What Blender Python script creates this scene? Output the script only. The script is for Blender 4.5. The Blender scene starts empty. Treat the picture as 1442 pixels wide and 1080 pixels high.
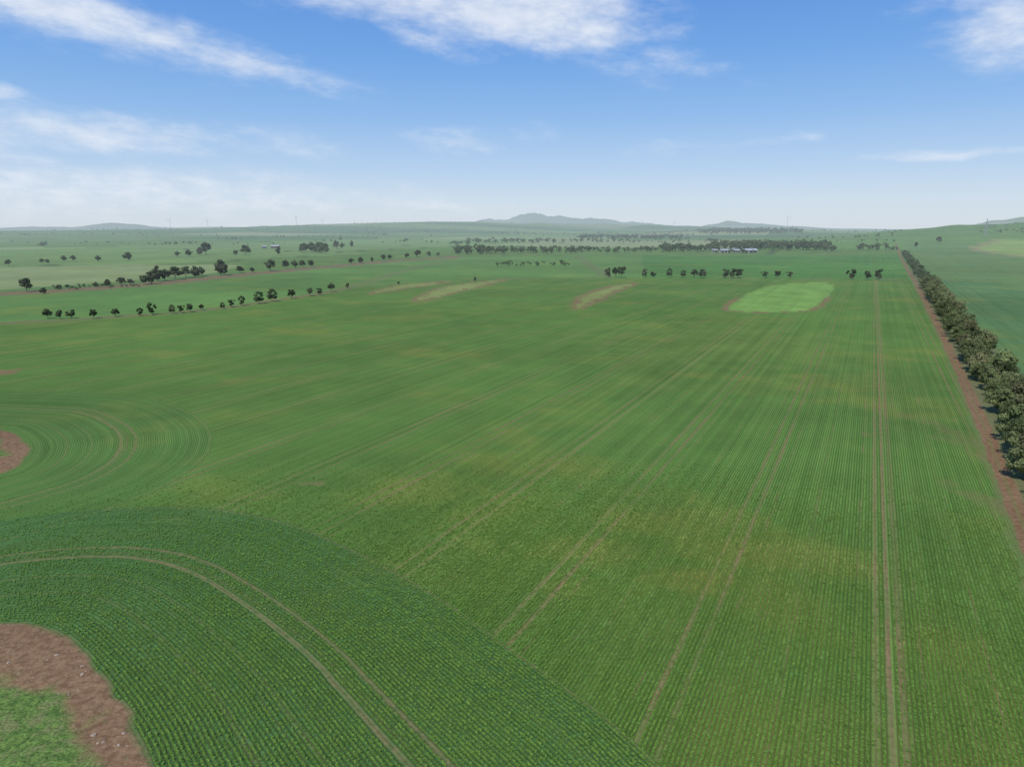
import bpy, math, random
import numpy as np
from mathutils import Vector, Matrix
random.seed(7); rng=np.random.default_rng(11)
scene=bpy.context.scene
CAM_H=35.0; F=974.0; CU,CV=721.0,540.0; P=math.radians(12.6)
cp,sp=math.cos(P),math.sin(P)

# ---------------------------------------------------------------- noise
def _h(ix,iy,seed):
    n=(ix.astype(np.int64)*374761393+iy.astype(np.int64)*668265263+seed*1442695041)&0x7fffffff
    n=((n^(n>>13))*1274126177)&0x7fffffff
    n=(n^(n>>16))&0xffffff
    return n/float(0xffffff)
def vnoise(x,y,seed=0):
    x=np.asarray(x,float);y=np.asarray(y,float)
    ix=np.floor(x);iy=np.floor(y);fx=x-ix;fy=y-iy
    fx=fx*fx*(3-2*fx);fy=fy*fy*(3-2*fy)
    a=_h(ix,iy,seed);b=_h(ix+1,iy,seed);c=_h(ix,iy+1,seed);d=_h(ix+1,iy+1,seed)
    return (a*(1-fx)+b*fx)*(1-fy)+(c*(1-fx)+d*fx)*fy
def fbm(x,y,seed=0,o=4):
    s=0;a=.5;t=0
    for k in range(o):
        s=s+a*vnoise(np.asarray(x)*2**k+17*k,np.asarray(y)*2**k-9*k,seed+k);t+=a;a*=.5
    return s/t
def sst(a,b,x):
    t=np.clip((x-a)/(b-a),0,1);return t*t*(3-2*t)

# ---------------------------------------------------------------- terrain
HILLS=[ # bearing-tangent, distance, height, sigma across, sigma along
 (-.55,3900,20,1300,900),(-.25,4600,24,900,800),(-.10,5200,46,650,700),(.08,6400,50,1100,900),
 (.20,5600,22,700,700),(.33,3600,24,330,500),(.98,1750,76,440,520),(.62,3600,18,900,700),
 (-.56,9000,78,300,500),(-.66,9500,50,600,500),(-.325,9000,64,420,500),(-.42,9600,46,600,500),
 (.034,11500,215,190,600),(.012,11600,80,120,500),(.075,11800,155,280,600),(-.02,11500,125,300,600),(-.075,11500,80,420,600),
 (.13,11800,120,380,600),(.19,11500,85,500,600),(.305,8600,80,300,500),(.36,9000,50,500,500),
 (.72,5400,88,300,420),(.84,5600,80,500,500),(.50,9000,25,900,500)]
HW=[]
for tb,D,h,sa,sl in HILLS:
    n=math.hypot(1,tb);HW.append((D*tb,D,h,sa,sl,tb/n,1/n))
def Hgt(x,y):
    x=np.asarray(x,float);y=np.asarray(y,float)
    r=np.hypot(x,y)
    z=sst(700,1500,r)*(fbm(x/650,y/650,3,2)-.5)*9 + 6*sst(2200,7000,r)
    z=z+sst(3000,9000,r)*(fbm(x/1500,y/1500,9,3)-.45)*26
    for hx,hy,h,sa,sl,dx,dy in HW:
        ax=(x-hx);ay=(y-hy)
        al=ax*dx+ay*dy; ac=ax*dy-ay*dx
        q=(al/sl)**2+(ac/sa)**2
        z=z+h*np.exp(-.5*q)*(1+(.8*(fbm(x/260,y/260,21,4)-.5) if h>49 else 0))
    return z
def G(u,v):
    t=(v-CV)/F;dn=sp+t*cp;fw=cp-t*sp
    return ((u-CU)/F/dn*CAM_H, fw/dn*CAM_H)
def loc(u,v):
    t=(v-CV)/F;dn=sp+t*cp;fw=cp-t*sp;rr=(u-CU)/F
    T=np.geomspace(60,24000,2500)
    hit=np.nonzero(CAM_H-dn*T<Hgt(rr*T,fw*T))[0]
    if len(hit)==0: 
        return None
    k=hit[0]; return rr*T[k],fw*T[k],T[k]

# ---------------------------------------------------------------- geometry helpers
def poly_sdf(pts,x,y):
    n=len(pts);d=np.full(x.shape,1e18);ins=np.zeros(x.shape,bool)
    for i in range(n):
        ax,ay=pts[i];bx,by=pts[(i+1)%n]
        ex,ey=bx-ax,by-ay
        wx,wy=x-ax,y-ay
        t=np.clip((wx*ex+wy*ey)/(ex*ex+ey*ey+1e-9),0,1)
        d=np.minimum(d,(wx-ex*t)**2+(wy-ey*t)**2)
        c=((ay>y)!=(by>y))
        with np.errstate(divide='ignore',invalid='ignore'):
            xx=(bx-ax)*(y-ay)/(by-ay+1e-12)+ax
        ins^=(c&(x<xx))
    d=np.sqrt(d);return np.where(ins,-d,d)
def line_d(pts,x,y):
    d=np.full(x.shape,1e18)
    for i in range(len(pts)-1):
        ax,ay=pts[i];bx,by=pts[i+1];ex,ey=bx-ax,by-ay
        wx,wy=x-ax,y-ay
        t=np.clip((wx*ex+wy*ey)/(ex*ex+ey*ey+1e-9),0,1)
        d=np.minimum(d,(wx-ex*t)**2+(wy-ey*t)**2)
    return np.sqrt(d)
def smooth_poly(p,it=2,closed=True):
    for _ in range(it):
        q=[];n=len(p)
        rngi=range(n) if closed else range(n-1)
        if not closed:q.append(p[0])
        for i in rngi:
            a=p[i];b=p[(i+1)%n]
            q.append((a[0]*.75+b[0]*.25,a[1]*.75+b[1]*.25));q.append((a[0]*.25+b[0]*.75,a[1]*.25+b[1]*.75))
        if not closed:q.append(p[-1])
        p=q
    return p
gp=lambda L:[G(*q) for q in L]

ROWA=math.atan(0.51);DX,DY=math.sin(ROWA),math.cos(ROWA)
ROWP=.345
PATCH1=smooth_poly(gp([(-60,885),(0,878),(50,878),(85,895),(125,935),(165,985),(200,1040),(215,1080)])+[(-12,25),(-9,14),(-30,8),(-52,24),(-60,44)],1)
GRASS1=smooth_poly(gp([(-70,960),(0,950),(45,958),(80,985),(100,1010),(115,1050),(120,1080)])+[(-18,26),(-17,18),(-32,14),(-47,26),(-53,42)],1)
PATCH2=smooth_poly(gp([(0,602),(25,612),(42,630),(30,653),(0,668)])+[(-84,86),(-115,80),(-140,100),(-125,122)],1)
GRASS2=smooth_poly(gp([(-4,612),(8,630),(6,642),(-4,650)])+[(-92,90),(-115,86),(-132,100),(-120,116)],1)
STRIPS=[gp([(515,415),(532,408),(560,402),(600,398),(640,395),(610,402),(570,407),(535,413)]),
        gp([(576,425),(598,412),(625,403),(665,398),(720,393),(692,400),(645,412),(600,424)]),
        gp([(804,435),(812,419),(840,408),(866,401),(905,398),(870,410),(840,426),(815,436)])]
STRIPS=[smooth_poly(s,1) for s in STRIPS]
DPATCH=smooth_poly(gp([(1023,436),(1028,427),(1058,410),(1085,402),(1110,399),(1176,398),(1174,410),(1160,424),(1150,434),(1132,439),(1080,440),(1040,440)]),1)
_r=gp([(1442,742),(1410,665),(1385,600),(1350,520),(1322,462),(1303,425),(1291,402)])
_r0=(_r[0][0]*2-_r[1][0],_r[0][1]*2-_r[1][1])
ROAD=[(_r0[0]-38,_r0[1]-70)]+[_r0]+_r+[(_r[-1][0]+.525*k,_r[-1][1]+k) for k in (60,130,240,380,560,800,1100)]
LTRACK=smooth_poly(gp([(-250,462),(0,456),(130,449),(300,437),(400,421),(450,414),(497,404)]),2,False)
LROAD=smooth_poly([G(-200,424)]+gp([(0,415),(200,402),(330,388),(450,377),(540,369),(640,362)]),2,False)
MIDTRACK=gp([(497,404),(560,399),(700,393),(858,391),(1255,394)])
BAND=gp([(-300,384),(0,376),(170,373),(345,373),(300,385),(150,398),(0,408),(-300,418)])
SEAMS=[gp([(855,391),(840,380),(815,362)]),gp([(640,362),(760,358),(1180,358),(1262,358)]),gp([(497,404),(560,384),(640,364)])]
_rp=[loc(u,v) for u,v in((1362,350),(1400,338),(1560,326),(1560,362),(1442,362),(1395,358))]
RPATCH=[(q[0],q[1]) for q in _rp if q]

# ---------------------------------------------------------------- node helpers
class NT:
    def __init__(s,tree): s.t=tree;s.n=tree.nodes;s.l=tree.links
    def new(s,t,**k):
        n=s.n.new(t)
        for a,b in k.items(): setattr(n,a,b)
        return n
    def put(s,sock,v):
        if isinstance(v,bpy.types.NodeSocket): s.l.new(v,sock)
        else: sock.default_value=v
    def m(s,op,a,b=None,c=None,clamp=False):
        n=s.new('ShaderNodeMath',operation=op,use_clamp=clamp)
        s.put(n.inputs[0],a)
        if b is not None:s.put(n.inputs[1],b)
        if c is not None:s.put(n.inputs[2],c)
        return n.outputs[0]
    def vm(s,op,a,b=None):
        n=s.new('ShaderNodeVectorMath',operation=op);s.put(n.inputs[0],a)
        if b is not None:s.put(n.inputs[1],b)
        return n.outputs['Value'] if op in('LENGTH','DOT_PRODUCT') else n.outputs[0]
    def ss(s,a,b,x,lo=0.,hi=1.):
        n=s.new('ShaderNodeMapRange',interpolation_type='SMOOTHSTEP')
        s.put(n.inputs[0],x);n.inputs[1].default_value=a;n.inputs[2].default_value=b
        n.inputs[3].default_value=lo;n.inputs[4].default_value=hi
        return n.outputs[0]
    def mix(s,f,a,b,bt='MIX'):
        n=s.new('ShaderNodeMix',data_type='RGBA',blend_type=bt)
        s.put(n.inputs[0],f)
        for i,v in((6,a),(7,b)):
            if isinstance(v,tuple) and len(v)==3:v=v+(1,)
            s.put(n.inputs[i],v)
        return n.outputs[2]
    def noise(s,vec,scale,detail=3,rough=.55):
        n=s.new('ShaderNodeTexNoise');s.put(n.inputs['Vector'],vec);n.inputs['Scale'].default_value=scale
        n.inputs['Detail'].default_value=detail;n.inputs['Roughness'].default_value=rough
        return n.outputs[0]
    def xyz(s,x,y,z=0.):
        n=s.new('ShaderNodeCombineXYZ');s.put(n.inputs[0],x);s.put(n.inputs[1],y);s.put(n.inputs[2],z);return n.outputs[0]
    def sep(s,v):
        n=s.new('ShaderNodeSeparateXYZ');s.put(n.inputs[0],v);return n.outputs
    def attr(s,name):
        return s.new('ShaderNodeAttribute',attribute_name=name)
    def grey(s,v):
        return s.xyz(v,v,v)
HAZE=(.415,.505,.580,1)  # emission colour of the aerial haze painted into the materials
def new_mat(name):
    m=bpy.data.materials.new(name);m.use_nodes=True;m.node_tree.nodes.clear();return m,NT(m.node_tree)
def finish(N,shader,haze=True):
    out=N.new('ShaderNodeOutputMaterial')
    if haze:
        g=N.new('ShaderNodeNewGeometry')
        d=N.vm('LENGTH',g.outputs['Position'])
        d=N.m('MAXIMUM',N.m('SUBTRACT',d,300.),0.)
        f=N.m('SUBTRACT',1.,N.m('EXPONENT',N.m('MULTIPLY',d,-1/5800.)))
        e=N.new('ShaderNodeEmission');e.inputs[0].default_value=HAZE  # haze painted on surfaces as emitted colour, growing with distance from the origin
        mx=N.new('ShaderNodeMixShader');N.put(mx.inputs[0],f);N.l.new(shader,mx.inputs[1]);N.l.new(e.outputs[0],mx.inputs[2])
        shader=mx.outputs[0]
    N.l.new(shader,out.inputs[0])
def simple_mat(name,col,rough=.8,var=.15,scale=2.,metal=0.):
    m,N=new_mat(name)
    b=N.new('ShaderNodeBsdfPrincipled');b.inputs['Roughness'].default_value=rough;b.inputs['Metallic'].default_value=metal
    b.inputs['Specular IOR Level'].default_value=.25
    g=N.new('ShaderNodeNewGeometry')
    n=N.noise(g.outputs['Position'],scale,4)
    k=N.ss(.3,.7,n,1-var,1+var)
    N.l.new(N.mix(1.,tuple(col),N.grey(k),'MULTIPLY'),b.inputs['Base Color'])
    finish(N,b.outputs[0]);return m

# ---------------------------------------------------------------- ground fields
FG=(.120,.236,.044)
def ground_masks(x,y):
    r=np.hypot(x,y)
    s=x*DY-y*DX; t=x*DX+y*DY
    rc=s.copy()
    near=r<700
    xn,yn=x[near],y[near]
    wob=(fbm(xn/3.,yn/3.,5,3)-.5)
    col=np.empty(x.shape+(4,));
    for i in range(3): col[...,i]=FG[i]
    rowamp=np.ones(x.shape)
    # ---- far field patchwork
    wx=x+120*(fbm(x/900,y/900,31,2)-.5);wy=y+120*(fbm(x/900,y/900,41,2)-.5)
    ca,sa=math.cos(.42),math.sin(.42)
    a=wx*ca-wy*sa;b=wx*sa+wy*ca
    ia=np.floor(a/620+.35*_h(np.floor(b/430),np.floor(b/430)*0,4));ib=np.floor(b/430)
    hsh=_h(ia,ib,77);hs2=_h(ia,ib,78)
    pal=np.array([(.13,.23,.055),(.09,.18,.045),(.18,.27,.085),(.23,.30,.11),(.15,.25,.07),(.09,.18,.05),(.26,.30,.13),(.17,.27,.08)])
    fc=pal[(hsh*7.99).astype(int)]*(0.9+.2*hs2)[...,None]
    ea=np.abs((a/620+.35*_h(np.floor(b/430),np.floor(b/430)*0,4))%1-.5);eb=np.abs((b/430)%1-.5)
    ek=np.maximum(sst(.485,.497,ea),sst(.485,.497,eb))*(fbm(x/60,y/60,51,2)>.47)*.6
    fc=fc*(1-ek[...,None])+np.array((.05,.075,.04))*ek[...,None]
    lx=np.array([p[0] for p in LTRACK]+[p[0] for p in MIDTRACK[1:]]);ly=np.array([p[1] for p in LTRACK]+[p[1] for p in MIDTRACK[1:]])
    o=np.argsort(lx);lim=np.interp(x,lx[o],ly[o])
    beyond=y>lim
    roadx=np.interp(y,[p[1] for p in ROAD],[p[0] for p in ROAD])
    lroad=np.interp(x,[p[0] for p in LROAD],[p[1] for p in LROAD])
    mid=beyond&(y<np.where(x<LROAD[-1][0],lroad,930+.0*x))&(r<1500)
    col[...,:3]=np.where((beyond&~mid)[...,None],fc,col[...,:3])
    mcol=np.where((x>95+.18*(y-500))[...,None],np.array((.090,.215,.042)),np.array((.124,.238,.056)))
    col[...,:3]=np.where(mid[...,None],mcol*(1+.30*(fbm(x/150,y/60,8,3)-.5))[...,None],col[...,:3])
    d1=poly_sdf(BAND,x,y);k=sst(6,-6,d1)[...,None]
    col[...,:3]=col[...,:3]*(1-k)+np.array((.25,.31,.12))*k
    right=x>roadx+9
    col[...,:3]=np.where((right&(t<560))[...,None],np.array((.105,.205,.068)),col[...,:3])
    rt2=right&(t>=560)&(r<1500)
    col[...,:3]=np.where(rt2[...,None],np.array((.135,.228,.070)),col[...,:3])
    d1=poly_sdf(RPATCH,x,y);k=sst(5,-5,d1+14*(fbm(x/40,y/40,3,2)-.5))[...,None]
    col[...,:3]=col[...,:3]*(1-k)+np.array((.25,.34,.09))*k
    k=(.5*sst(14,3,np.abs(d1+4)))[...,None];col[...,:3]=col[...,:3]*(1-k)+np.array((.28,.20,.12))*k
    rowamp=np.where(beyond|right,.35,1.)*np.where(r>1200,0,1)
    soil=np.zeros(x.shape);grass=np.zeros(x.shape);verge=np.zeros(x.shape)
    sn=np.zeros(xn.shape);gn=np.zeros(xn.shape);rn=rowamp[near]
    cn=col[near]
    for pa,gr in((PATCH1,GRASS1),(PATCH2,GRASS2)):
        d=poly_sdf(pa,xn,yn)
        ins=d<27
        hk=.95 if pa is PATCH1 else .30
        kk=(sst(27.15,26.9,d)*hk)[...,None]
        cn[...,:3]=cn[...,:3]*(1-kk)+np.array((.084,.192,.050))*kk
        q=rc[near];q=np.where(ins,1000+d,q);rc[near]=q
        sn=np.maximum(sn,sst(.45,-.45,d+1.6*wob));
        dg=poly_sdf(gr,xn,yn);gk=sst(1.0,-1.0,dg+5*wob);gn=np.maximum(gn,gk)
    for st in STRIPS:
        d=poly_sdf(st,xn,yn)
        gk=sst(0,-4,d+9*wob)
        sn=np.maximum(sn,sst(3,-1,d+5*wob)*.9*(1-gk*.8))
        cn[...,:3]=cn[...,:3]*(1-gk[...,None])+np.array((.23,.29,.08))*gk[...,None];rn=rn*(1-gk)
    d=poly_sdf(DPATCH,xn,yn);gk=sst(.5,-1.5,d+3*wob)
    sn=np.maximum(sn,sst(3.5,.5,d+3*wob)*sst(372,345,yn-.10*(xn-95))*.9*(1-gk))
    pc=np.array((.178,.305,.066))*(1+.5*(fbm(xn/14,yn/14,91,4)-.5))[...,None]
    cn[...,:3]=cn[...,:3]*(1-gk[...,None])+pc*gk[...,None];rn=rn*(1-gk)
    col[near]=cn;rowamp[near]=rn
    for (u,v,ra,rb,am) in((432,681,2.4,1.1,.5),(2,524,4,4,.8),(918,588,1.2,1.2,.3),(1218,612,.8,1.6,.35),(1345,615,4,14,.25),(1372,700,2.5,7,.28)):
        gx,gy=G(u,v)
        q=((xn-gx)/ra)**2+((yn-gy)/rb)**2
        sn=np.maximum(sn,am*sst(1.3,.1,q+3.5*wob))
    d=line_d(ROAD,xn,yn)
    sd=xn-roadx[near]
    vn=sst(-.5,.5,sd-1.0+1.5*wob)*sst(14.5,12.5,sd+3*wob)
    sn=np.maximum(sn,sst(1.4,.8,d+.9*wob)*(1-.35*sst(.35,.1,d+.5*wob)));vn=np.maximum(vn,.5*sst(2.6,1.4,d+2*wob))
    d=line_d(LTRACK,xn,yn);sn=np.maximum(sn,.6*sst(2.2,.8,d+2*wob));vn=np.maximum(vn,.75*sst(5,2.5,d+3*wob))
    d=line_d(MIDTRACK,xn,yn);vn=np.maximum(vn,.6*sst(4,1.5,d+3*wob))
    soil[near]=sn;grass[near]=gn;verge[near]=vn
    far=(~near)&(r<1500)
    d=line_d(ROAD,x[far],y[far]);soil[far]=.8*sst(2.6,1.0,d)
    lr=r<1600
    d=line_d(LROAD,x[lr],y[lr]);soil[lr]=np.maximum(soil[lr],.95*sst(7,4,d));verge[lr]=np.maximum(verge[lr],sst(18,10,d+6*(fbm(x[lr]/9,y[lr]/9,3,2)-.5)))
    for sm in SEAMS:
        d=line_d(sm,x[lr],y[lr]);verge[lr]=np.maximum(verge[lr],.5*sst(8,4,d))
    col[...,3]=1
    return col,rc,t,rowamp,soil,grass,verge

# the sheet
rows=np.concatenate([np.geomspace(.02,30,28)[:-1],1/np.linspace(1/30.,1/2500.,640),np.geomspace(2530,30000,200)])
cols=np.radians(np.concatenate([np.linspace(-180,-46,60)[:-1],np.linspace(-46,46,1150),np.linspace(46,180,60)[1:-1]]))
R,A=np.meshgrid(rows,cols,indexing='ij')
X=R*np.sin(A);Y=R*np.cos(A)
nr,nc=X.shape
X=X.ravel();Y=Y.ravel()
Z=Hgt(X,Y)
co=np.stack([X,Y,Z],1).astype(np.float32)
i=np.arange(nr-1)[:,None];j=np.arange(nc)[None,:];j2=(j+1)%nc
quad=np.stack([i*nc+j,i*nc+j2,(i+1)*nc+j2,(i+1)*nc+j],-1).reshape(-1,4)[:,::-1]
def mesh_np(name,co,faces,smooth=False):
    k=faces.shape[1]
    me=bpy.data.meshes.new(name);me.vertices.add(len(co));me.vertices.foreach_set('co',np.ascontiguousarray(co,dtype=np.float32).ravel())
    me.loops.add(faces.size);me.loops.foreach_set('vertex_index',np.ascontiguousarray(faces,dtype=np.int32).ravel())
    me.polygons.add(len(faces));me.polygons.foreach_set('loop_start',np.arange(0,faces.size,k,dtype=np.int32))
    me.polygons.foreach_set('use_smooth',np.full(len(faces),smooth))
    me.update(calc_edges=True);return me
gm=mesh_np('ground',co,quad,True)
col,rc,tc,ra,soil,grass,verge=ground_masks(X,Y)
def add_attr(me,name,typ,data):
    a=me.attributes.new(name,typ,'POINT')
    a.data.foreach_set('color' if typ=='FLOAT_COLOR' else 'value',np.ascontiguousarray(data,dtype=np.float32).ravel())
add_attr(gm,'fcol','FLOAT_COLOR',col);add_attr(gm,'rc','FLOAT',rc);add_attr(gm,'tc','FLOAT',tc);add_attr(gm,'rowamp','FLOAT',ra)
add_attr(gm,'msk','FLOAT_COLOR',np.stack([soil,grass,verge,np.ones_like(soil)],1))
ground=bpy.data.objects.new('ground',gm);scene.collection.objects.link(ground)

# ground material
m,N=new_mat('crop_ground')
geo=N.new('ShaderNodeNewGeometry');pos=geo.outputs['Position']
fcol=N.attr('fcol').outputs['Color'];rcn=N.attr('rc').outputs['Fac'];tcn=N.attr('tc').outputs['Fac'];ran=N.attr('rowamp').outputs['Fac']
ms=N.new('ShaderNodeSeparateColor');N.l.new(N.attr('msk').outputs['Color'],ms.inputs[0])
so,gr,ve=ms.outputs[0],ms.outputs[1],ms.outputs[2]
big=N.noise(pos,.011,4,.6);med=N.noise(pos,.09,4,.62);fine=N.noise(pos,1.6,3,.65);vf=N.noise(pos,5.,2,.6)
streak=N.noise(N.xyz(N.m('MULTIPLY',rcn,.42),N.m('MULTIPLY',tcn,.03)),1.,3,.6)
line1=N.noise(N.xyz(N.m('MULTIPLY',rcn,2.3),N.m('MULTIPLY',tcn,.003)),1.,1,.5)
line2=N.noise(N.xyz(N.m('MULTIPLY',rcn,.95),N.m('MULTIPLY',tcn,.0015),7.),1.,2,.6)
v=N.m('ADD',N.ss(.3,.7,big,.89,1.11),N.ss(.25,.75,med,-.08,.08))
v=N.m('ADD',v,N.ss(.3,.7,streak,-.03,.03))
v=N.m('ADD',v,N.ss(.35,.65,line1,-.07,.07))
v=N.m('ADD',v,N.ss(.38,.62,line2,-.055,.055))
c=N.mix(1.,fcol,N.grey(v),'MULTIPLY')
yl=N.noise(N.vm('ADD',pos,(53.,20.,0.)),.026,5,.64)
yk=N.m('MULTIPLY',N.ss(.49,.70,yl),.48)
for (u,vv,rx,ry,am) in((930,730,10,8,.6),(975,812,5,3.5,1.),(850,775,9,4,.6),(1060,775,12,5,.65),(610,690,12,8,.45),(690,720,8,6,.35),(780,830,4,3,.35),(1100,840,5,7,.4),(1180,800,6,4,.45),(1330,900,3,4,.35),(1020,480,40,50,.2)):
    gx,gy=G(u,vv)
    dd=N.vm('LENGTH',N.vm('MULTIPLY',N.vm('SUBTRACT',pos,(gx,gy,0.)),(1/rx,1/ry,0.)))
    dd=N.m('ADD',dd,N.ss(.2,.8,med,.6,-.6))
    yk=N.m('MAXIMUM',yk,N.ss(1.5,.1,dd,0.,am))
yk=N.m('MULTIPLY',yk,N.ss(0.,.5,ran))
c=N.mix(yk,c,N.mix(1.,(.245,.280,.048),N.grey(v),'MULTIPLY'))
soilc=N.mix(N.ss(.3,.7,fine),(.185,.106,.055),(.32,.20,.108))
soilc=N.mix(N.ss(.60,.70,vf),soilc,(.40,.29,.19))
# sown rows
crop=N.m('MULTIPLY',N.m('SUBTRACT',1.,so),N.m('MULTIPLY',N.m('SUBTRACT',1.,gr),N.m('SUBTRACT',1.,ve)))
ph=N.m('MULTIPLY',N.m('ADD',rcn,N.m('MULTIPLY',N.m('SUBTRACT',fine,.5),.11)),2*math.pi/ROWP)
sn=N.m('SINE',ph)
gap=N.ss(.15,-.75,sn)
gap=N.m('MULTIPLY',gap,N.ss(.30,.60,vf,.75,1.))
dist=N.vm('LENGTH',pos)
lod=N.ss(140.,300.,N.m('ADD',dist,N.m('MULTIPLY',N.m('GREATER_THAN',rcn,500.),70.)))
gap=N.m('ADD',N.m('MULTIPLY',gap,N.m('SUBTRACT',1.,lod)),N.m('MULTIPLY',lod,.36))
gapk=N.m('MULTIPLY',N.m('MULTIPLY',gap,ran),crop)
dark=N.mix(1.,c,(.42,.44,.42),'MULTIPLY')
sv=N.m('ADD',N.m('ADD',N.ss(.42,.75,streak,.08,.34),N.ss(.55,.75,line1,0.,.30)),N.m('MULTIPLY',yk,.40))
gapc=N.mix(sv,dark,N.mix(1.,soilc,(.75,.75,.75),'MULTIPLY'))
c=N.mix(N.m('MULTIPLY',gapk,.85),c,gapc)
c=N.mix(1.,c,N.grey(N.ss(.25,.75,vf,.76,1.24)),'MULTIPLY')
# wheel tracks
main=N.m('LESS_THAN',rcn,500.)
wj=N.m('ADD',rcn,N.m('MULTIPLY',N.m('SUBTRACT',med,.5),.35))
tm=N.m('ABSOLUTE',N.m('SUBTRACT',wj,4.7))
tk=N.m('MULTIPLY',N.ss(.30,.10,tm),N.ss(.3,.6,fine,.6,1.))
tm2=N.m('ABSOLUTE',N.m('SUBTRACT',wj,5.9));tk=N.m('MAXIMUM',tk,N.ss(.24,.08,tm2,0.,.4))
pp=N.m('PINGPONG',N.m('ADD',wj,10.4),7.5)
tp=N.m('ABSOLUTE',N.m('SUBTRACT',pp,.9))
tk=N.m('MAXIMUM',tk,N.m('MULTIPLY',N.ss(.34,.12,tp),N.m('MULTIPLY',main,N.ss(.35,.65,streak,.25,.75))))
pq=N.m('PINGPONG',N.m('ADD',wj,2.9),2.5)
tk=N.m('MAXIMUM',tk,N.m('MULTIPLY',N.ss(.22,.06,pq),N.m('MULTIPLY',main,N.ss(.45,.65,med,.05,.45))))
for off,am in((1013.2,.7),(1015.4,.6),(1014.,.25),(1026.9,.5),(1005.5,.25),(1009,.15)):
    tk=N.m('MAXIMUM',tk,N.m('MULTIPLY',N.ss(.40,.12,N.m('ABSOLUTE',N.m('SUBTRACT',wj,off))),N.ss(.3,.6,fine,am*.4,am)))
tkc=N.mix(N.ss(.35,.65,med),N.mix(.5,soilc,(.17,.24,.07)),soilc)
c=N.mix(N.m('MULTIPLY',tk,N.m('MULTIPLY',N.m('MULTIPLY',ran,.9),crop)),c,tkc)
vc=N.mix(N.ss(.35,.65,fine),(.13,.13,.06),(.17,.20,.07))
vc=N.mix(N.ss(.5,.7,vf),vc,(.24,.19,.12))
c=N.mix(ve,c,vc)
sk=N.m('MULTIPLY',so,N.ss(.62,.72,N.noise(pos,.9,3,.7),1.,.6))
rdc=N.mix(N.ss(.3,.7,med),soilc,N.mix(1.,soilc,(.8,.78,.76),'MULTIPLY'))
c=N.mix(sk,c,rdc)
gc=N.mix(N.ss(.35,.65,fine),(.085,.155,.035),(.165,.265,.058))
gc=N.mix(N.ss(.48,.62,N.noise(pos,.45,5,.7)),gc,(.20,.22,.080))
gc=N.mix(1.,gc,N.grey(N.ss(.25,.75,vf,.5,1.3)),'MULTIPLY')
c=N.mix(gr,c,gc)
b=N.new('ShaderNodeBsdfPrincipled');b.inputs['Roughness'].default_value=.9;b.inputs['Specular IOR Level'].default_value=.1
N.l.new(c,b.inputs['Base Color'])
bp=N.new('ShaderNodeBump');bp.inputs['Strength'].default_value=.4;bp.inputs['Distance'].default_value=.10
N.l.new(N.m('ADD',N.m('SUBTRACT',crop,gapk),N.m('MULTIPLY',vf,N.m('SUBTRACT',1.,lod))),bp.inputs['Height']);N.l.new(bp.outputs[0],b.inputs['Normal'])
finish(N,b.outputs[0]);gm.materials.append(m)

# ---------------------------------------------------------------- leaves & trees
def leaf_mat(name,ca,cb,cc,spread=.25):
    m,N=new_mat(name)
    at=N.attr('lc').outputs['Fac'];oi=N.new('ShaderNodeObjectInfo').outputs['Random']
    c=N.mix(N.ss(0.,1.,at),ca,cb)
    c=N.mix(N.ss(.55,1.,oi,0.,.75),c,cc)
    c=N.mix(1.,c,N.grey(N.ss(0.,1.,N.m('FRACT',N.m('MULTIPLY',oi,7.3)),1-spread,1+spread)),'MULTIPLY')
    d=N.new('ShaderNodeBsdfDiffuse');N.l.new(c,d.inputs[0]);t=N.new('ShaderNodeBsdfTranslucent');N.l.new(c,t.inputs[0])
    mx=N.new('ShaderNodeMixShader');mx.inputs[0].default_value=.25;N.l.new(d.outputs[0],mx.inputs[1]);N.l.new(t.outputs[0],mx.inputs[2])
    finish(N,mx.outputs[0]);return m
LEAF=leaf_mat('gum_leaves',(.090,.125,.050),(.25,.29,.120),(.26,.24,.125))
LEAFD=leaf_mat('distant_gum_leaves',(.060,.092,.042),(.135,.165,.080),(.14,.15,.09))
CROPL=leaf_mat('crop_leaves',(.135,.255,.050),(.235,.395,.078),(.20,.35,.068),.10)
BARK=simple_mat('gum_bark',(.24,.19,.15),.9,.35,3.)

def leaf_quads(cent,nrm,size,rg,asp=1.6):
    n=len(cent)
    a=rg.normal(size=(n,3));a-=nrm*(a*nrm).sum(1,keepdims=True);a/=np.linalg.norm(a,axis=1,keepdims=True)+1e-9
    b=np.cross(nrm,a)
    s=size[:,None]
    a=a*s*asp*.5;b=b*s*.5
    return np.stack([cent-a,cent-b*1.0,cent+a,cent+b*1.0],1).reshape(-1,3)
def tube(p0,p1,r0,r1,k=6):
    p0=np.array(p0,float);p1=np.array(p1,float);d=p1-p0;d/=np.linalg.norm(d)+1e-9
    u=np.cross(d,(.3,.9,.1));u/=np.linalg.norm(u);w=np.cross(d,u)
    an=np.arange(k)*2*math.pi/k
    c=np.cos(an)[:,None]*u+np.sin(an)[:,None]*w
    v=np.concatenate([p0+c*r0,p1+c*r1]);f=[(i,(i+1)%k,k+(i+1)%k,k+i) for i in range(k)]
    return v,np.array(f)
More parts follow.
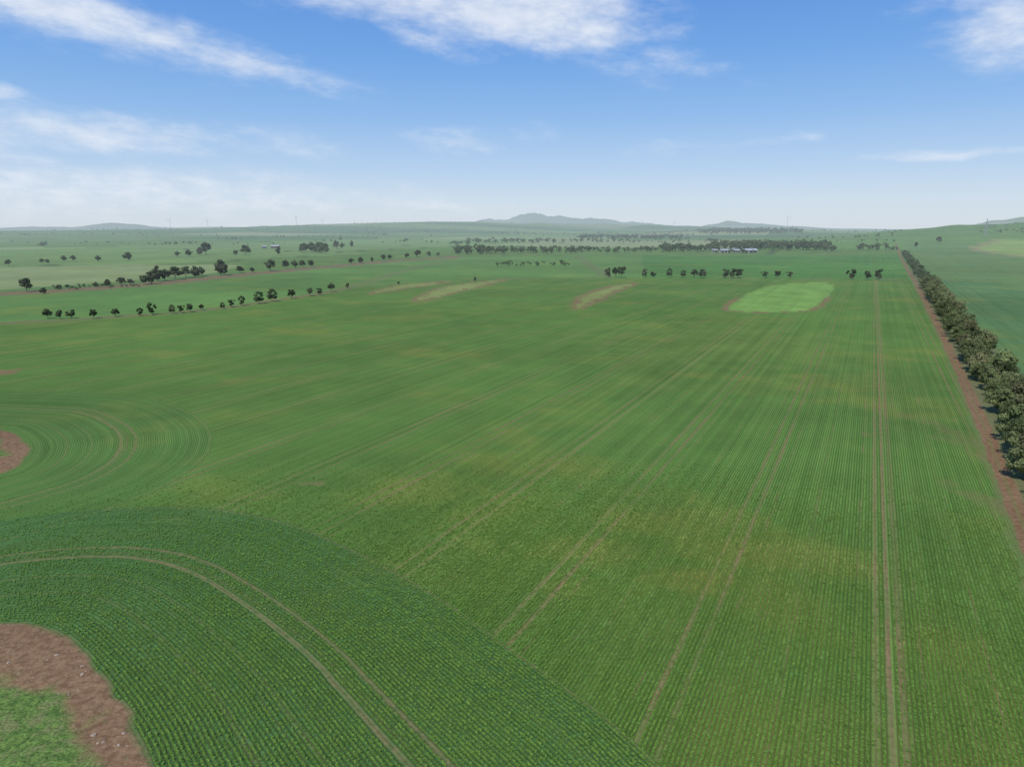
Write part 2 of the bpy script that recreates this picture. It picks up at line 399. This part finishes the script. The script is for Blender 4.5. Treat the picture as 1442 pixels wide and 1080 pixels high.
def make_tree(name,seed,h,w,base,nc,nl,ls,mat,trunk=.16):
    rg=np.random.default_rng(seed)
    V=[];Fc=[];off=0
    def add(v,f):
        nonlocal off
        V.append(v);Fc.append(f+off);off+=len(v)
    cl=[]
    lean=rg.normal(size=2)*.04*h
    for k in range(nc):
        while True:
            p=rg.uniform(-1,1,3)
            q=np.linalg.norm(p)
            if .35<q<1: break
        z=base*h+(p[2]*.5+.5)*(1-base)*h*.92
        lob=1+.34*math.sin(3*math.atan2(p[1],p[0])+seed)
        cl.append((p[0]*w*.42*lob+lean[0],p[1]*w*.42*lob+lean[1],z))
    cl=np.array(cl)
    fork=np.array([lean[0]*.4,lean[1]*.4,max(base*h*.9,.25*h)])
    v,f=tube((0,0,-.2),fork,trunk,trunk*.72);add(v,f)
    for k in range(min(9,nc)):
        tip=cl[k];midp=fork*.5+tip*.5+np.array([0,0,-.06*h])+rg.normal(size=3)*.04*h
        v,f=tube(fork,midp,trunk*.5,trunk*.3,5);add(v,f)
        v,f=tube(midp,tip,trunk*.3,trunk*.09,5);add(v,f)
    nb=off;nbf=sum(len(a) for a in Fc)
    lc=[np.zeros(nb)]
    for k in range(nc):
        rad=w*rg.uniform(.11,.22)
        n=int(nl*rg.uniform(.6,1.3))
        d=rg.normal(size=(n,3));d/=np.linalg.norm(d,axis=1,keepdims=True)
        rr=rad*rg.uniform(.45,1.12,n)**.6
        c=cl[k]+d*rr[:,None]*np.array([1,1,.72])
        c[:,2]=np.maximum(c[:,2],.12)
        nn=d*.8+rg.normal(size=(n,3))*.45+np.array([0,0,.45]);nn/=np.linalg.norm(nn,axis=1,keepdims=True)
        q=leaf_quads(c,nn,ls*rg.uniform(.6,1.35,n),rg)
        f=np.arange(n*4).reshape(-1,4);add(q,f)
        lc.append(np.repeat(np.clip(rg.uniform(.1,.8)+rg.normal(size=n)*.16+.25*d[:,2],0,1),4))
    me=mesh_np(name,np.concatenate(V),np.concatenate(Fc))
    me.materials.append(BARK);me.materials.append(mat)
    nf=len(me.polygons);mi=np.ones(nf,dtype=np.int32);mi[:nbf]=0;me.polygons.foreach_set('material_index',mi)
    add_attr(me,'lc','FLOAT',np.concatenate(lc));return me
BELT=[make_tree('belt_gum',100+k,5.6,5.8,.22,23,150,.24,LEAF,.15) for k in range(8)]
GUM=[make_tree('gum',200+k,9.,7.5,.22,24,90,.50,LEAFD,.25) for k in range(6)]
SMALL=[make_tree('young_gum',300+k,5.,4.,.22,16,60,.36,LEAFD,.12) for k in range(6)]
def place(me,name,x,y,sx,sz):
    o=bpy.data.objects.new(name,me);scene.collection.objects.link(o)
    o.location=(x,y,float(Hgt(x,y))-.05);o.rotation_euler=(0,0,random.uniform(0,6.28));o.scale=(sx,sx*random.uniform(.88,1.12),sz);return o

# belt beside the farm road
rx=np.array([p[0] for p in ROAD]);ry=np.array([p[1] for p in ROAD])
far_trees=[]
y=50.
while y<960:
    for off in(3.9,7.8):
        if random.random()<(.10 if off<6 else .20):continue
        yy=y+random.uniform(-1.4,1.4);xx=float(np.interp(yy,ry,rx))+off*1.12+random.uniform(-.8,.8)
        sc=random.uniform(.62,1.2)
        if yy<430: place(random.choice(BELT),'eucalyptus_tree',xx,yy,sc,sc*random.uniform(.85,1.15)*(1. if yy<300 else 1.1))
        else: far_trees.append((xx,yy,6*sc,5.5*sc))
    y+=random.uniform(2.7,4.6) if y<430 else random.uniform(5,8)

L=[(68,449,15),(85,449,14),(101,448,13),(132,449,14),(163,446,12),(196,445,11),(215,443,16),(242,442,13),(255,441,12),(268,440,13),(283,437,9),(313,435,9),(326,433,12),(339,431,14),(365,428,17),(383,425,18),(411,421,14),(436,417,12),(450,415,9),(466,411,13),(490,406,8),
 (858,391,13),(867,391,15),(875,391,16),(908,391,12),(920,391,9),(942,391,13),(962,391,10),(978,391,12),(988,392,13),(1020,392,13),(1030,392,13),(1040,392,14),(1077,392,10),(1095,393,12),(1112,393,11),(1198,394,14),(1220,394,13),(1238,394,14),(668,396,6),(562,401,5)]
for u,v,h in L:
    x,y=G(u,v);d=y*cp+CAM_H*sp
    hm=h*1.08/F*d
    place(random.choice(SMALL),'eucalyptus_tree',x,y,hm/5*random.uniform(.8,1.1),hm/5)
L=[(38,411,20),(62,414,9),(82,407,6),(95,406,6),(135,405,8),(152,404,11),(172,402,12),(184,402,10),(203,401,14),(214,400,18),(222,397,22),(233,396,18),(247,394,20),(262,392,18),(274,391,16),(283,389,14),(310,388,22),(338,385,11),(355,384,8),(381,382,18),(402,379,13),(415,378,12),(426,377,11),(438,376,10),
 (12,375,10),(59,371,7),(67,371,6),(90,368,8),(103,368,9),(138,368,8),(181,367,12),(250,362,9),(266,362,11),(290,359,18),(282,360,12),(346,360,16),(332,360,8),(392,359,12),(428,356,14),(438,356,16),(450,355,15),(458,354,12),(474,351,12),(495,348,9),(482,350,8),
 (495,372,9),(508,371,9),(540,367,9),(549,366,8),(573,364,8),(588,362,11),(524,369,7),(604,361,7),(617,361,6),(1322,343,10),(1212,352,9),(1290,349,8)]
for u,v,h in L:
    q=loc(u,v)
    if q is None: continue
    x,y,d=q;hm=h/F*d
    place(random.choice(GUM),'eucalyptus_tree',x,y,hm/9*random.uniform(.9,1.15),hm/9)

W=[(640,712,357,12,40),(718,800,356,10,32),(800,870,355,9,28),(868,930,354,8,20),(925,1012,354,12,50),(1004,1166,351,14,140),(1160,1178,353,9,6),(1002,1062,357.5,7,9),
   (655,900,341,6,90),(625,660,345,6,14),(815,960,336,7,140),(980,1130,328,6,190),(1000,1125,325,5,110),(700,808,374,7,30),(425,462,356,12,12),
   (1208,1262,352,10,18),(480,620,327,3,30),(1130,1280,326,3,40),(0,220,331,3,25),(700,980,331,3,80),(200,480,334,3,24),(1380,1442,327,4,14),(130,600,322,3,25),(880,1260,341,4,50),(20,420,344,4,20),(110,200,405,5,26),(70,110,407,5,12)]
for u0,u1,v0,h,n in W:
    for k in range(n):
        q=loc(random.uniform(u0,u1),v0+random.uniform(-1.8,1.8)*(.3 if v0==357.5 else 1))
        if q is None: continue
        x,y,d=q
        if d>9000: continue
        hm=min(h/F*d*random.uniform(.6,1.1),16)
        far_trees.append((x,y,hm,hm*random.uniform(.8,1.3)))
for k in range(110):
    a=random.uniform(-.85,.85);d=random.uniform(1500,6000);an=random.uniform(0,3.14)
    n=random.choice((1,3,6,12,18))
    for _ in range(n):
        s_=random.gauss(0,70);hm=random.uniform(5,10);far_trees.append((a*d+s_*math.cos(an),d+s_*math.sin(an)+random.gauss(0,6),hm,hm))
lowt=[]
for k in range(8):
    rg=np.random.default_rng(500+k);cs=[];nn=[];lc=[]
    for c in range(8):
        p=rg.uniform(-1,1,3);p/=max(1,np.linalg.norm(p));ctr=np.array([p[0]*.33,p[1]*.33,.56+.28*p[2]])
        n=16;d=rg.normal(size=(n,3));d/=np.linalg.norm(d,axis=1,keepdims=True)
        cs.append(ctr+d*rg.uniform(.08,.2)*np.array([1,1,.8]));q=d+np.array([0,0,.3])+.4*rg.normal(size=(n,3));nn.append(q/np.linalg.norm(q,axis=1,keepdims=True))
        lc.append(np.clip(rg.uniform(.1,.8)+.2*d[:,2],0,1))
    n=128
    q=leaf_quads(np.concatenate(cs),np.concatenate(nn),np.full(n,.12),rg,1.4)
    tr=np.array([(-.025,0,-.03),(.025,0,-.03),(.02,0,.5),(-.02,0,.5),(0,-.025,-.03),(0,.025,-.03),(0,.02,.5),(0,-.02,.5)])
    lowt.append((np.concatenate([q,tr]),np.concatenate([np.repeat(np.concatenate(lc),4),np.zeros(8)])))
V=[];C=[]
for x,y,h,w in far_trees:
    v,c=lowt[random.randrange(8)];a=random.uniform(0,6.28);ca,sa=math.cos(a),math.sin(a)
    z=float(Hgt(x,y))
    V.append(np.stack([(v[:,0]*ca-v[:,1]*sa)*w+x,(v[:,0]*sa+v[:,1]*ca)*w+y,v[:,2]*h+z],1));C.append(np.clip(c+random.uniform(-.15,.2),0,1))
V=np.concatenate(V);me=mesh_np('distant_trees',V,np.arange(len(V)).reshape(-1,4));add_attr(me,'lc','FLOAT',np.concatenate(C));me.materials.append(LEAFD)
scene.collection.objects.link(bpy.data.objects.new('distant_trees',me))

# ---------------------------------------------------------------- crop plants (instanced)
plants=bpy.data.collections.new('crop_plants')
for k in range(4):
    rg=np.random.default_rng(700+k);n=10
    an=rg.uniform(0,6.28,n);rr=rg.uniform(.02,.10,n)
    c=np.stack([np.cos(an)*rr,np.sin(an)*rr,rg.uniform(.04,.16,n)-rr*.4+.03],1)
    nn=np.stack([np.cos(an)*.4,np.sin(an)*.4,np.full(n,1.)],1)+rg.normal(size=(n,3))*.3;nn/=np.linalg.norm(nn,axis=1,keepdims=True)
    q=leaf_quads(c,nn,rg.uniform(.05,.09,n),rg,1.6)
    me=mesh_np('crop_plant_mesh',q,np.arange(len(q)).reshape(-1,4));add_attr(me,'lc','FLOAT',np.repeat(rg.uniform(0,1,n),4));me.materials.append(CROPL)
    plants.objects.link(bpy.data.objects.new('crop_plant',me))
n=420000
rr=np.sqrt(rng.uniform(33**2,112**2,n));aa=rng.uniform(-.72,.72,n)
keep=rng.uniform(size=n)<np.clip((110-rr)/70,0,1)**1.4;rr=rr[keep];aa=aa[keep]
px=rr*np.sin(aa);py=rr*np.cos(aa)
def rowc(x,y):
    q=x*DY-y*DX
    for pa in(PATCH1,PATCH2):
        d=poly_sdf(pa,x,y);q=np.where(d<27,1000+d,q)
    return q
e=.05
q0=rowc(px,py);gx=(rowc(px+e,py)-q0)/e;gy=(rowc(px,py+e)-q0)/e
ok=np.hypot(gx,gy)<1.5
tgt=(np.round(q0/ROWP-.25)+.25)*ROWP
dq=(tgt-q0)+rng.normal(size=len(px))*.022
px=px+dq*gx;py=py+dq*gy
_,rc2,_,ra2,s2,g2,v2=ground_masks(px,py)
tr=np.abs(rc2-4.7)<.30
for off in(1013.2,1015.4): tr|=np.abs(rc2-off)<.26
pm=np.abs(np.abs(((rc2+10.4+7.5)%15)-7.5)-.9)<.22
tr|=pm&(rc2<500)&(rng.uniform(size=len(px))<.75)
thin=fbm(px/9,py/9,61,3)
ok&=(s2<.15)&(g2<.2)&(v2<.3)&(ra2>.5)&~tr&(rng.uniform(size=len(px))<.30+1.0*thin)
px=px[ok];py=py[ok]
pts=np.stack([px,py,Hgt(px,py)+.0],1)
pm=bpy.data.meshes.new('crop_rows');pm.vertices.add(len(pts));pm.vertices.foreach_set('co',pts.astype(np.float32).ravel());pm.update()
crop=bpy.data.objects.new('crop_rows',pm);scene.collection.objects.link(crop)
ng=bpy.data.node_groups.new('sow','GeometryNodeTree')
ng.interface.new_socket('Geometry',in_out='INPUT',socket_type='NodeSocketGeometry');ng.interface.new_socket('Geometry',in_out='OUTPUT',socket_type='NodeSocketGeometry')
gi=ng.nodes.new('NodeGroupInput');go=ng.nodes.new('NodeGroupOutput')
ci=ng.nodes.new('GeometryNodeCollectionInfo');ci.inputs[0].default_value=plants;ci.inputs['Separate Children'].default_value=True;ci.inputs['Reset Children'].default_value=True
ip=ng.nodes.new('GeometryNodeInstanceOnPoints');ip.inputs['Pick Instance'].default_value=True
r1=ng.nodes.new('FunctionNodeRandomValue');r1.data_type='FLOAT_VECTOR';r1.inputs[0].default_value=(-.12,-.12,0);r1.inputs[1].default_value=(.12,.12,6.28)
r2=ng.nodes.new('FunctionNodeRandomValue');r2.data_type='FLOAT';r2.inputs[2].default_value=.6;r2.inputs[3].default_value=1.2;r2.inputs['Seed'].default_value=5
ng.links.new(gi.outputs[0],ip.inputs['Points']);ng.links.new(ci.outputs[0],ip.inputs['Instance']);ng.links.new(r1.outputs[0],ip.inputs['Rotation']);ng.links.new(r2.outputs[1],ip.inputs['Scale']);ng.links.new(ip.outputs[0],go.inputs[0])
md=crop.modifiers.new('sow','NODES');md.node_group=ng

# ---------------------------------------------------------------- stones in bare patch
import bmesh
STONE=simple_mat('limestone',(.38,.30,.22),.9,.3,4.)
n=5200;sx=rng.uniform(-62,-6,n);sy=rng.uniform(8,60,n)
d=poly_sdf(PATCH1,sx,sy);dg=poly_sdf(GRASS1,sx,sy)
k=(d<-.1)&(dg>.3)&(fbm(sx/2.5,sy/2.5,71,3)>.50);sx=sx[k][:900];sy=sy[k][:900]
bm=bmesh.new();bmesh.ops.create_icosphere(bm,subdivisions=1,radius=1);iv=np.array([v.co[:] for v in bm.verts]);fi=np.array([[v.index for v in f.verts] for f in bm.faces]);bm.free()
V=[];Fc=[]
for q,(x,y) in enumerate(zip(sx,sy)):
    s=.035+.13*rng.uniform()**3.5
    vv=iv*(1+.25*rng.normal(size=(len(iv),1)))*np.array([s*rng.uniform(.8,1.6),s*rng.uniform(.8,1.4),s*.55]);V.append(vv+np.array([x,y,s*.2]));Fc.append(fi+len(iv)*q)
if len(V):
    me=mesh_np('field_stones',np.concatenate(V),np.concatenate(Fc));me.materials.append(STONE);scene.collection.objects.link(bpy.data.objects.new('field_stones',me))

# ---------------------------------------------------------------- structures
WHITE=simple_mat('white_paint',(.60,.61,.62),.45,.04,.5);STEEL=simple_mat('galvanised_steel',(.30,.32,.33),.6,.15,.5)
ROOF=simple_mat('zinc_roof',(.44,.46,.48),.5,.08,.3);WALL=simple_mat('shed_wall',(.34,.34,.32),.7,.1,.4);DARK=simple_mat('dark_opening',(.03,.035,.04),.6,.1,1.);BRICK=simple_mat('brick_wall',(.32,.22,.17),.85,.2,2.)
def obj_from(name,V,Fs,mat,parent=None,smooth=False):
    me=bpy.data.meshes.new(name);me.from_pydata([tuple(v) for v in V],[],[tuple(f) for f in Fs]);me.materials.append(mat)
    o=bpy.data.objects.new(name,me);scene.collection.objects.link(o)
    if parent:o.parent=parent
    return o
def boxv(x0,x1,y0,y1,z0,z1):
    V=[(x0,y0,z0),(x1,y0,z0),(x1,y1,z0),(x0,y1,z0),(x0,y0,z1),(x1,y0,z1),(x1,y1,z1),(x0,y1,z1)]
    return V,[(0,3,2,1),(4,5,6,7),(0,1,5,4),(1,2,6,5),(2,3,7,6),(3,0,4,7)]
def shed(name,x,y,L_,W_,h,rot,wallm,roofm,doors=3):
    e=bpy.data.objects.new(name,None);scene.collection.objects.link(e)
    e.location=(x,y,float(Hgt(x,y)));e.rotation_euler=(0,0,rot)
    a,b=L_/2,W_/2;g=h+W_*.18
    V=[(-a,-b,-.5),(a,-b,-.5),(a,b,-.5),(-a,b,-.5),(-a,-b,h),(a,-b,h),(a,b,h),(-a,b,h),(-a,0,g),(a,0,g)]
    obj_from('walls',V,[(0,1,5,4),(2,3,7,6),(1,2,6,9,5),(3,0,4,8,7)],wallm,e)
    o=.5;t=.15;g2=g+.05;hh=h-.1
    V=[(-a-o,-b-o,hh),(a+o,-b-o,hh),(a+o,0,g2),(-a-o,0,g2),(a+o,b+o,hh),(-a-o,b+o,hh)]
    V+=[(p[0],p[1],p[2]+t) for p in V]
    obj_from('roof',V,[(6,7,8,9),(9,8,10,11),(0,3,2,1),(3,5,4,2),(0,1,7,6),(4,5,11,10),(1,2,8,7),(2,4,10,8),(0,6,9,3),(3,9,11,5)],roofm,e)
    for k in range(doors):
        cx=-a+(k+.5)*L_/doors;w=L_/doors*.33
        V,Fs=boxv(cx-w,cx+w,-b-.06,-b-.01,0.02,h*.78);obj_from('door' if k==0 else 'window_%d'%k,V,Fs,DARK,e)
for u,v,L_,W_,h,rt,nm in((1020,356,14,9,3.4,.2,'machinery_shed'),(1036,356,10,8,3.5,.1,'farm_shed'),(1055,356,20,11,3.6,.1,'hay_shed'),(1046,352,14,9,3.2,.5,'farm_house'),(1006,355,7,6,3,.1,'farm_shed'),(388,350,14,9,4,.1,'farm_house'),(372,350,8,6,3.5,.3,'farm_shed')):
    q=loc(u,v)
    if q: shed(nm,q[0],q[1],L_,W_,h,rt,BRICK if nm=='farm_house' else WALL,ROOF)
for i_,(du,hh) in enumerate(((1031,5.5),(1033.5,5.5))):
    q=loc(du,355.5)
    if q:
        V=[];Fs=[];k=14
        for zz,r_ in((0,1.4),(hh,1.4),(hh+1.,.15)):
            V+=[(r_*math.cos(6.283*j/k),r_*math.sin(6.283*j/k),zz) for j in range(k)]
        for l in range(2): Fs+=[(l*k+j,l*k+(j+1)%k,(l+1)*k+(j+1)%k,(l+1)*k+j) for j in range(k)]
        Fs.append(tuple(range(2*k,3*k)));o=obj_from('grain_silo',V,Fs,STEEL);o.location=(q[0],q[1],float(Hgt(q[0],q[1])))

def turbine_mesh(seed):
    V=[];Fs=[]
    def add(v,f):
        o=len(V);V.extend([tuple(p) for p in v]);Fs.extend([tuple(i+o for i in q) for q in f])
    add(*tube((0,0,-5),(0,0,100),2.6,1.7,10))
    v,f=boxv(-2.2,2.2,-4,7,99,104);add(v,f)
    v,f=tube((0,-7,101.5),(0,-4,101.5),1.,2.2,8);add(v,f)
    a0=seed*1.3
    for k in range(3):
        a=a0+k*2.094;d=np.array((math.sin(a),0,math.cos(a)));s=np.array((math.cos(a),0,-math.sin(a)));hub=np.array((0,-5.8,101.5))
        prof=((1,1.1,.9),(9,2.4,.6),(30,1.6,.4),(55,.4,.15))
        rings=[]
        for L_,c_,t_ in prof: rings+=[hub+d*L_+s*c_,hub+d*L_+np.array((0,t_,0)),hub+d*L_-s*c_*.6,hub+d*L_-np.array((0,t_,0))]
        f=[(4*l+j,4*l+(j+1)%4,4*l+4+(j+1)%4,4*l+4+j) for l in range(3) for j in range(4)]
        add(rings,f)
    me=bpy.data.meshes.new('wind_turbine');me.from_pydata(V,[],Fs);me.materials.append(WHITE);return me
TM=[turbine_mesh(k) for k in range(4)]
for k,(u,D) in enumerate(((293,8800),(418,9000),(455,8600),(500,9300),(530,9000),(572,9100),(612,9400),(636,8800),(648,9100),(676,9300),(697,9000),(731,9100),(779,9300),(800,9600),(838,9400),(905,8900),(949,9200),(1108,8600),(240,9400))):
    x=(u-CU)/998*D;o=bpy.data.objects.new('wind_turbine',TM[k%4]);scene.collection.objects.link(o);o.location=(x,D,float(Hgt(x,D)));o.rotation_euler=(0,0,random.uniform(-.5,.5))

def pylon_mesh():
    V=[];Fs=[]
    def bar(a,b,r=.16):
        v,f=tube(a,b,r,r,4);o=len(V);V.extend([tuple(p) for p in v]);Fs.extend([tuple(i+o for i in q) for q in f])
    lv=[(0,3.6),(8,2.7),(16,1.7),(22,1.0),(30,.8),(36,.15)]
    cs=((1,1),(-1,1),(-1,-1),(1,-1))
    for (z0,w0),(z1,w1) in zip(lv[:-1],lv[1:]):
        for i_ in range(4):
            a=cs[i_];b=cs[(i_+1)%4]
            bar((a[0]*w0,a[1]*w0,z0),(a[0]*w1,a[1]*w1,z1),.2)
            bar((a[0]*w0,a[1]*w0,z0),(b[0]*w1,b[1]*w1,z1),.1);bar((b[0]*w0,b[1]*w0,z0),(a[0]*w1,a[1]*w1,z1),.1)
            bar((a[0]*w1,a[1]*w1,z1),(b[0]*w1,b[1]*w1,z1),.1)
    for z,w in((22.5,5.5),(26.5,4.8),(30.5,4.)):
        for s in(-1,1):
            bar((s*.8,.5,z),(s*w,0,z),.13);bar((s*.8,-.5,z),(s*w,0,z),.13);bar((s*.8,0,z+1.6),(s*w,0,z),.13);bar((s*w,0,z),(s*w,0,z-1.6),.1)
    me=bpy.data.meshes.new('power_pylon');me.from_pydata(V,[],Fs);me.materials.append(STEEL);return me
PM=pylon_mesh()
for u,v,s in((1387,334,1.),(1115,330,1.)):
    q=loc(u,v)
    if q:
        o=bpy.data.objects.new('power_pylon',PM);scene.collection.objects.link(o);o.location=(q[0],q[1],float(Hgt(q[0],q[1])));o.rotation_euler=(0,0,.3)

# ---------------------------------------------------------------- sky
SUN_EL,SUN_AZ=54.,205.
w=bpy.data.worlds.new('World');scene.world=w;w.use_nodes=True;w.node_tree.nodes.clear();N=NT(w.node_tree)
tcd=N.new('ShaderNodeTexCoord').outputs['Generated'];d=N.vm('NORMALIZE',tcd);x_,y_,z_=N.sep(d)
sky=N.new('ShaderNodeTexSky',sky_type='NISHITA',sun_disc=False);sky.sun_elevation=math.radians(SUN_EL);sky.sun_rotation=math.radians(SUN_AZ);sky.air_density=1.;sky.dust_density=1.;sky.ozone_density=1.5
nish=N.mix(1.,sky.outputs[0],(.10,.10,.10),'MULTIPLY')
cr=N.new('ShaderNodeValToRGB');N.l.new(z_,cr.inputs[0])
stops=[(0.,(.72,.79,.86)),(.035,(.64,.76,.89)),(.08,(.47,.65,.90)),(.15,(.27,.50,.87)),(.22,(.165,.39,.83)),(.30,(.105,.30,.76)),(1.,(.05,.15,.48))]
el=cr.color_ramp.elements
el[0].position=0;el[0].color=stops[0][1]+(1,);el[1].position=1;el[1].color=stops[-1][1]+(1,)
for p_,c_ in stops[1:-1]:
    q=el.new(p_);q.color=c_+(1,)
base=N.mix(.85,nish,cr.outputs[0])
az=N.m('ARCTAN2',x_,y_);elv=N.m('ARCSINE',z_)
def sky_ae(u,v):
    t=(v-CV)/F;dn=sp+t*cp;fw=cp-t*sp;r=(u-CU)/F
    return math.atan2(r,fw),-math.atan2(dn,math.hypot(fw,r))
clouds=[(90,12,210,30,10,1.),(330,84,130,18,11,.85),(560,0,170,26,3,1.),(735,20,170,44,4,1.1),(835,42,75,26,0,.95),(965,90,60,18,15,.75),(870,85,90,22,20,.42),
 (90,183,230,24,3,.8),(8,135,24,9,0,.8),(20,218,60,10,5,.6),(375,205,120,22,4,.5),(650,200,70,24,0,.5),(600,60,80,14,14,.55),(1425,30,60,44,12,.9),(1310,10,60,20,5,.45),
 (150,268,420,32,2,.72),(1350,219,120,6,1,.55),(500,290,300,14,1,.45),(930,208,60,10,-3,.4),(750,190,50,16,0,.35),(440,125,60,10,20,.4),(1100,195,90,12,-5,.35)]
mask=None
wv=N.noise(N.xyz(N.m('MULTIPLY',az,7.),N.m('MULTIPLY',elv,20.)),1.,3)
azw=N.m('ADD',az,N.m('MULTIPLY',N.m('SUBTRACT',wv,.5),.09));elw=N.m('ADD',elv,N.m('MULTIPLY',N.m('SUBTRACT',wv,.5),-.035))
for u,v,a,b_,rot,am in clouds:
    ca_,ce_=sky_ae(u,v);k=math.radians(rot)
    dx=N.m('SUBTRACT',azw,ca_);dy=N.m('SUBTRACT',elw,ce_)
    p=N.m('ADD',N.m('MULTIPLY',dx,math.cos(k)*F/a),N.m('MULTIPLY',dy,-math.sin(k)*F/a))
    q=N.m('ADD',N.m('MULTIPLY',dx,math.sin(k)*F/b_),N.m('MULTIPLY',dy,math.cos(k)*F/b_))
    g=N.m('MULTIPLY',N.m('EXPONENT',N.m('MULTIPLY',N.m('ADD',N.m('MULTIPLY',p,p),N.m('MULTIPLY',q,q)),-.9)),am)
    mask=g if mask is None else N.m('MAXIMUM',mask,g)
k=math.radians(11)
cn1=N.noise(N.xyz(N.m('ADD',N.m('MULTIPLY',az,7.*math.cos(k)),N.m('MULTIPLY',elv,-7.*math.sin(k))),N.m('ADD',N.m('MULTIPLY',az,26*math.sin(k)),N.m('MULTIPLY',elv,26*math.cos(k)))),1.,5,.58)
cn2=N.noise(N.xyz(N.m('MULTIPLY',az,24.),N.m('MULTIPLY',elv,55.),3.),1.,5,.62)
cn=N.m('ADD',N.m('MULTIPLY',cn1,.66),N.m('MULTIPLY',cn2,.34))
dens=N.m('ADD',mask,N.m('MULTIPLY',N.m('SUBTRACT',cn,.5),1.9))
alpha=N.m('MULTIPLY',N.ss(.15,1.20,dens),N.ss(.0,.30,mask))
alpha=N.m('MULTIPLY',alpha,.84)
cc=N.mix(N.ss(.3,.7,cn2),(.70,.77,.88),(.85,.89,.95))
base=N.mix(alpha,base,cc)
bg=N.new('ShaderNodeBackground');N.l.new(base,bg.inputs[0]);bg.inputs[1].default_value=1.
wo=N.new('ShaderNodeOutputWorld');N.l.new(bg.outputs[0],wo.inputs[0])

sl=bpy.data.lights.new('sun','SUN');sl.energy=3.2;sl.angle=math.radians(.5);sl.color=(1,.95,.87)
so_=bpy.data.objects.new('sun',sl);scene.collection.objects.link(so_)
e_=math.radians(SUN_EL);a_=math.radians(SUN_AZ)
sd=Vector((math.sin(a_)*math.cos(e_),math.cos(a_)*math.cos(e_),math.sin(e_)))
so_.rotation_euler=sd.to_track_quat('Z','Y').to_euler()

cam=bpy.data.cameras.new('camera');co_=bpy.data.objects.new('camera',cam);scene.collection.objects.link(co_)
cam.sensor_width=36;cam.lens=F/1442*36;cam.clip_start=.5;cam.clip_end=60000
co_.location=(0,0,CAM_H);co_.rotation_euler=(math.pi/2-P,0,0);scene.camera=co_
scene.view_settings.view_transform='Standard';scene.view_settings.look='None';scene.view_settings.exposure=0
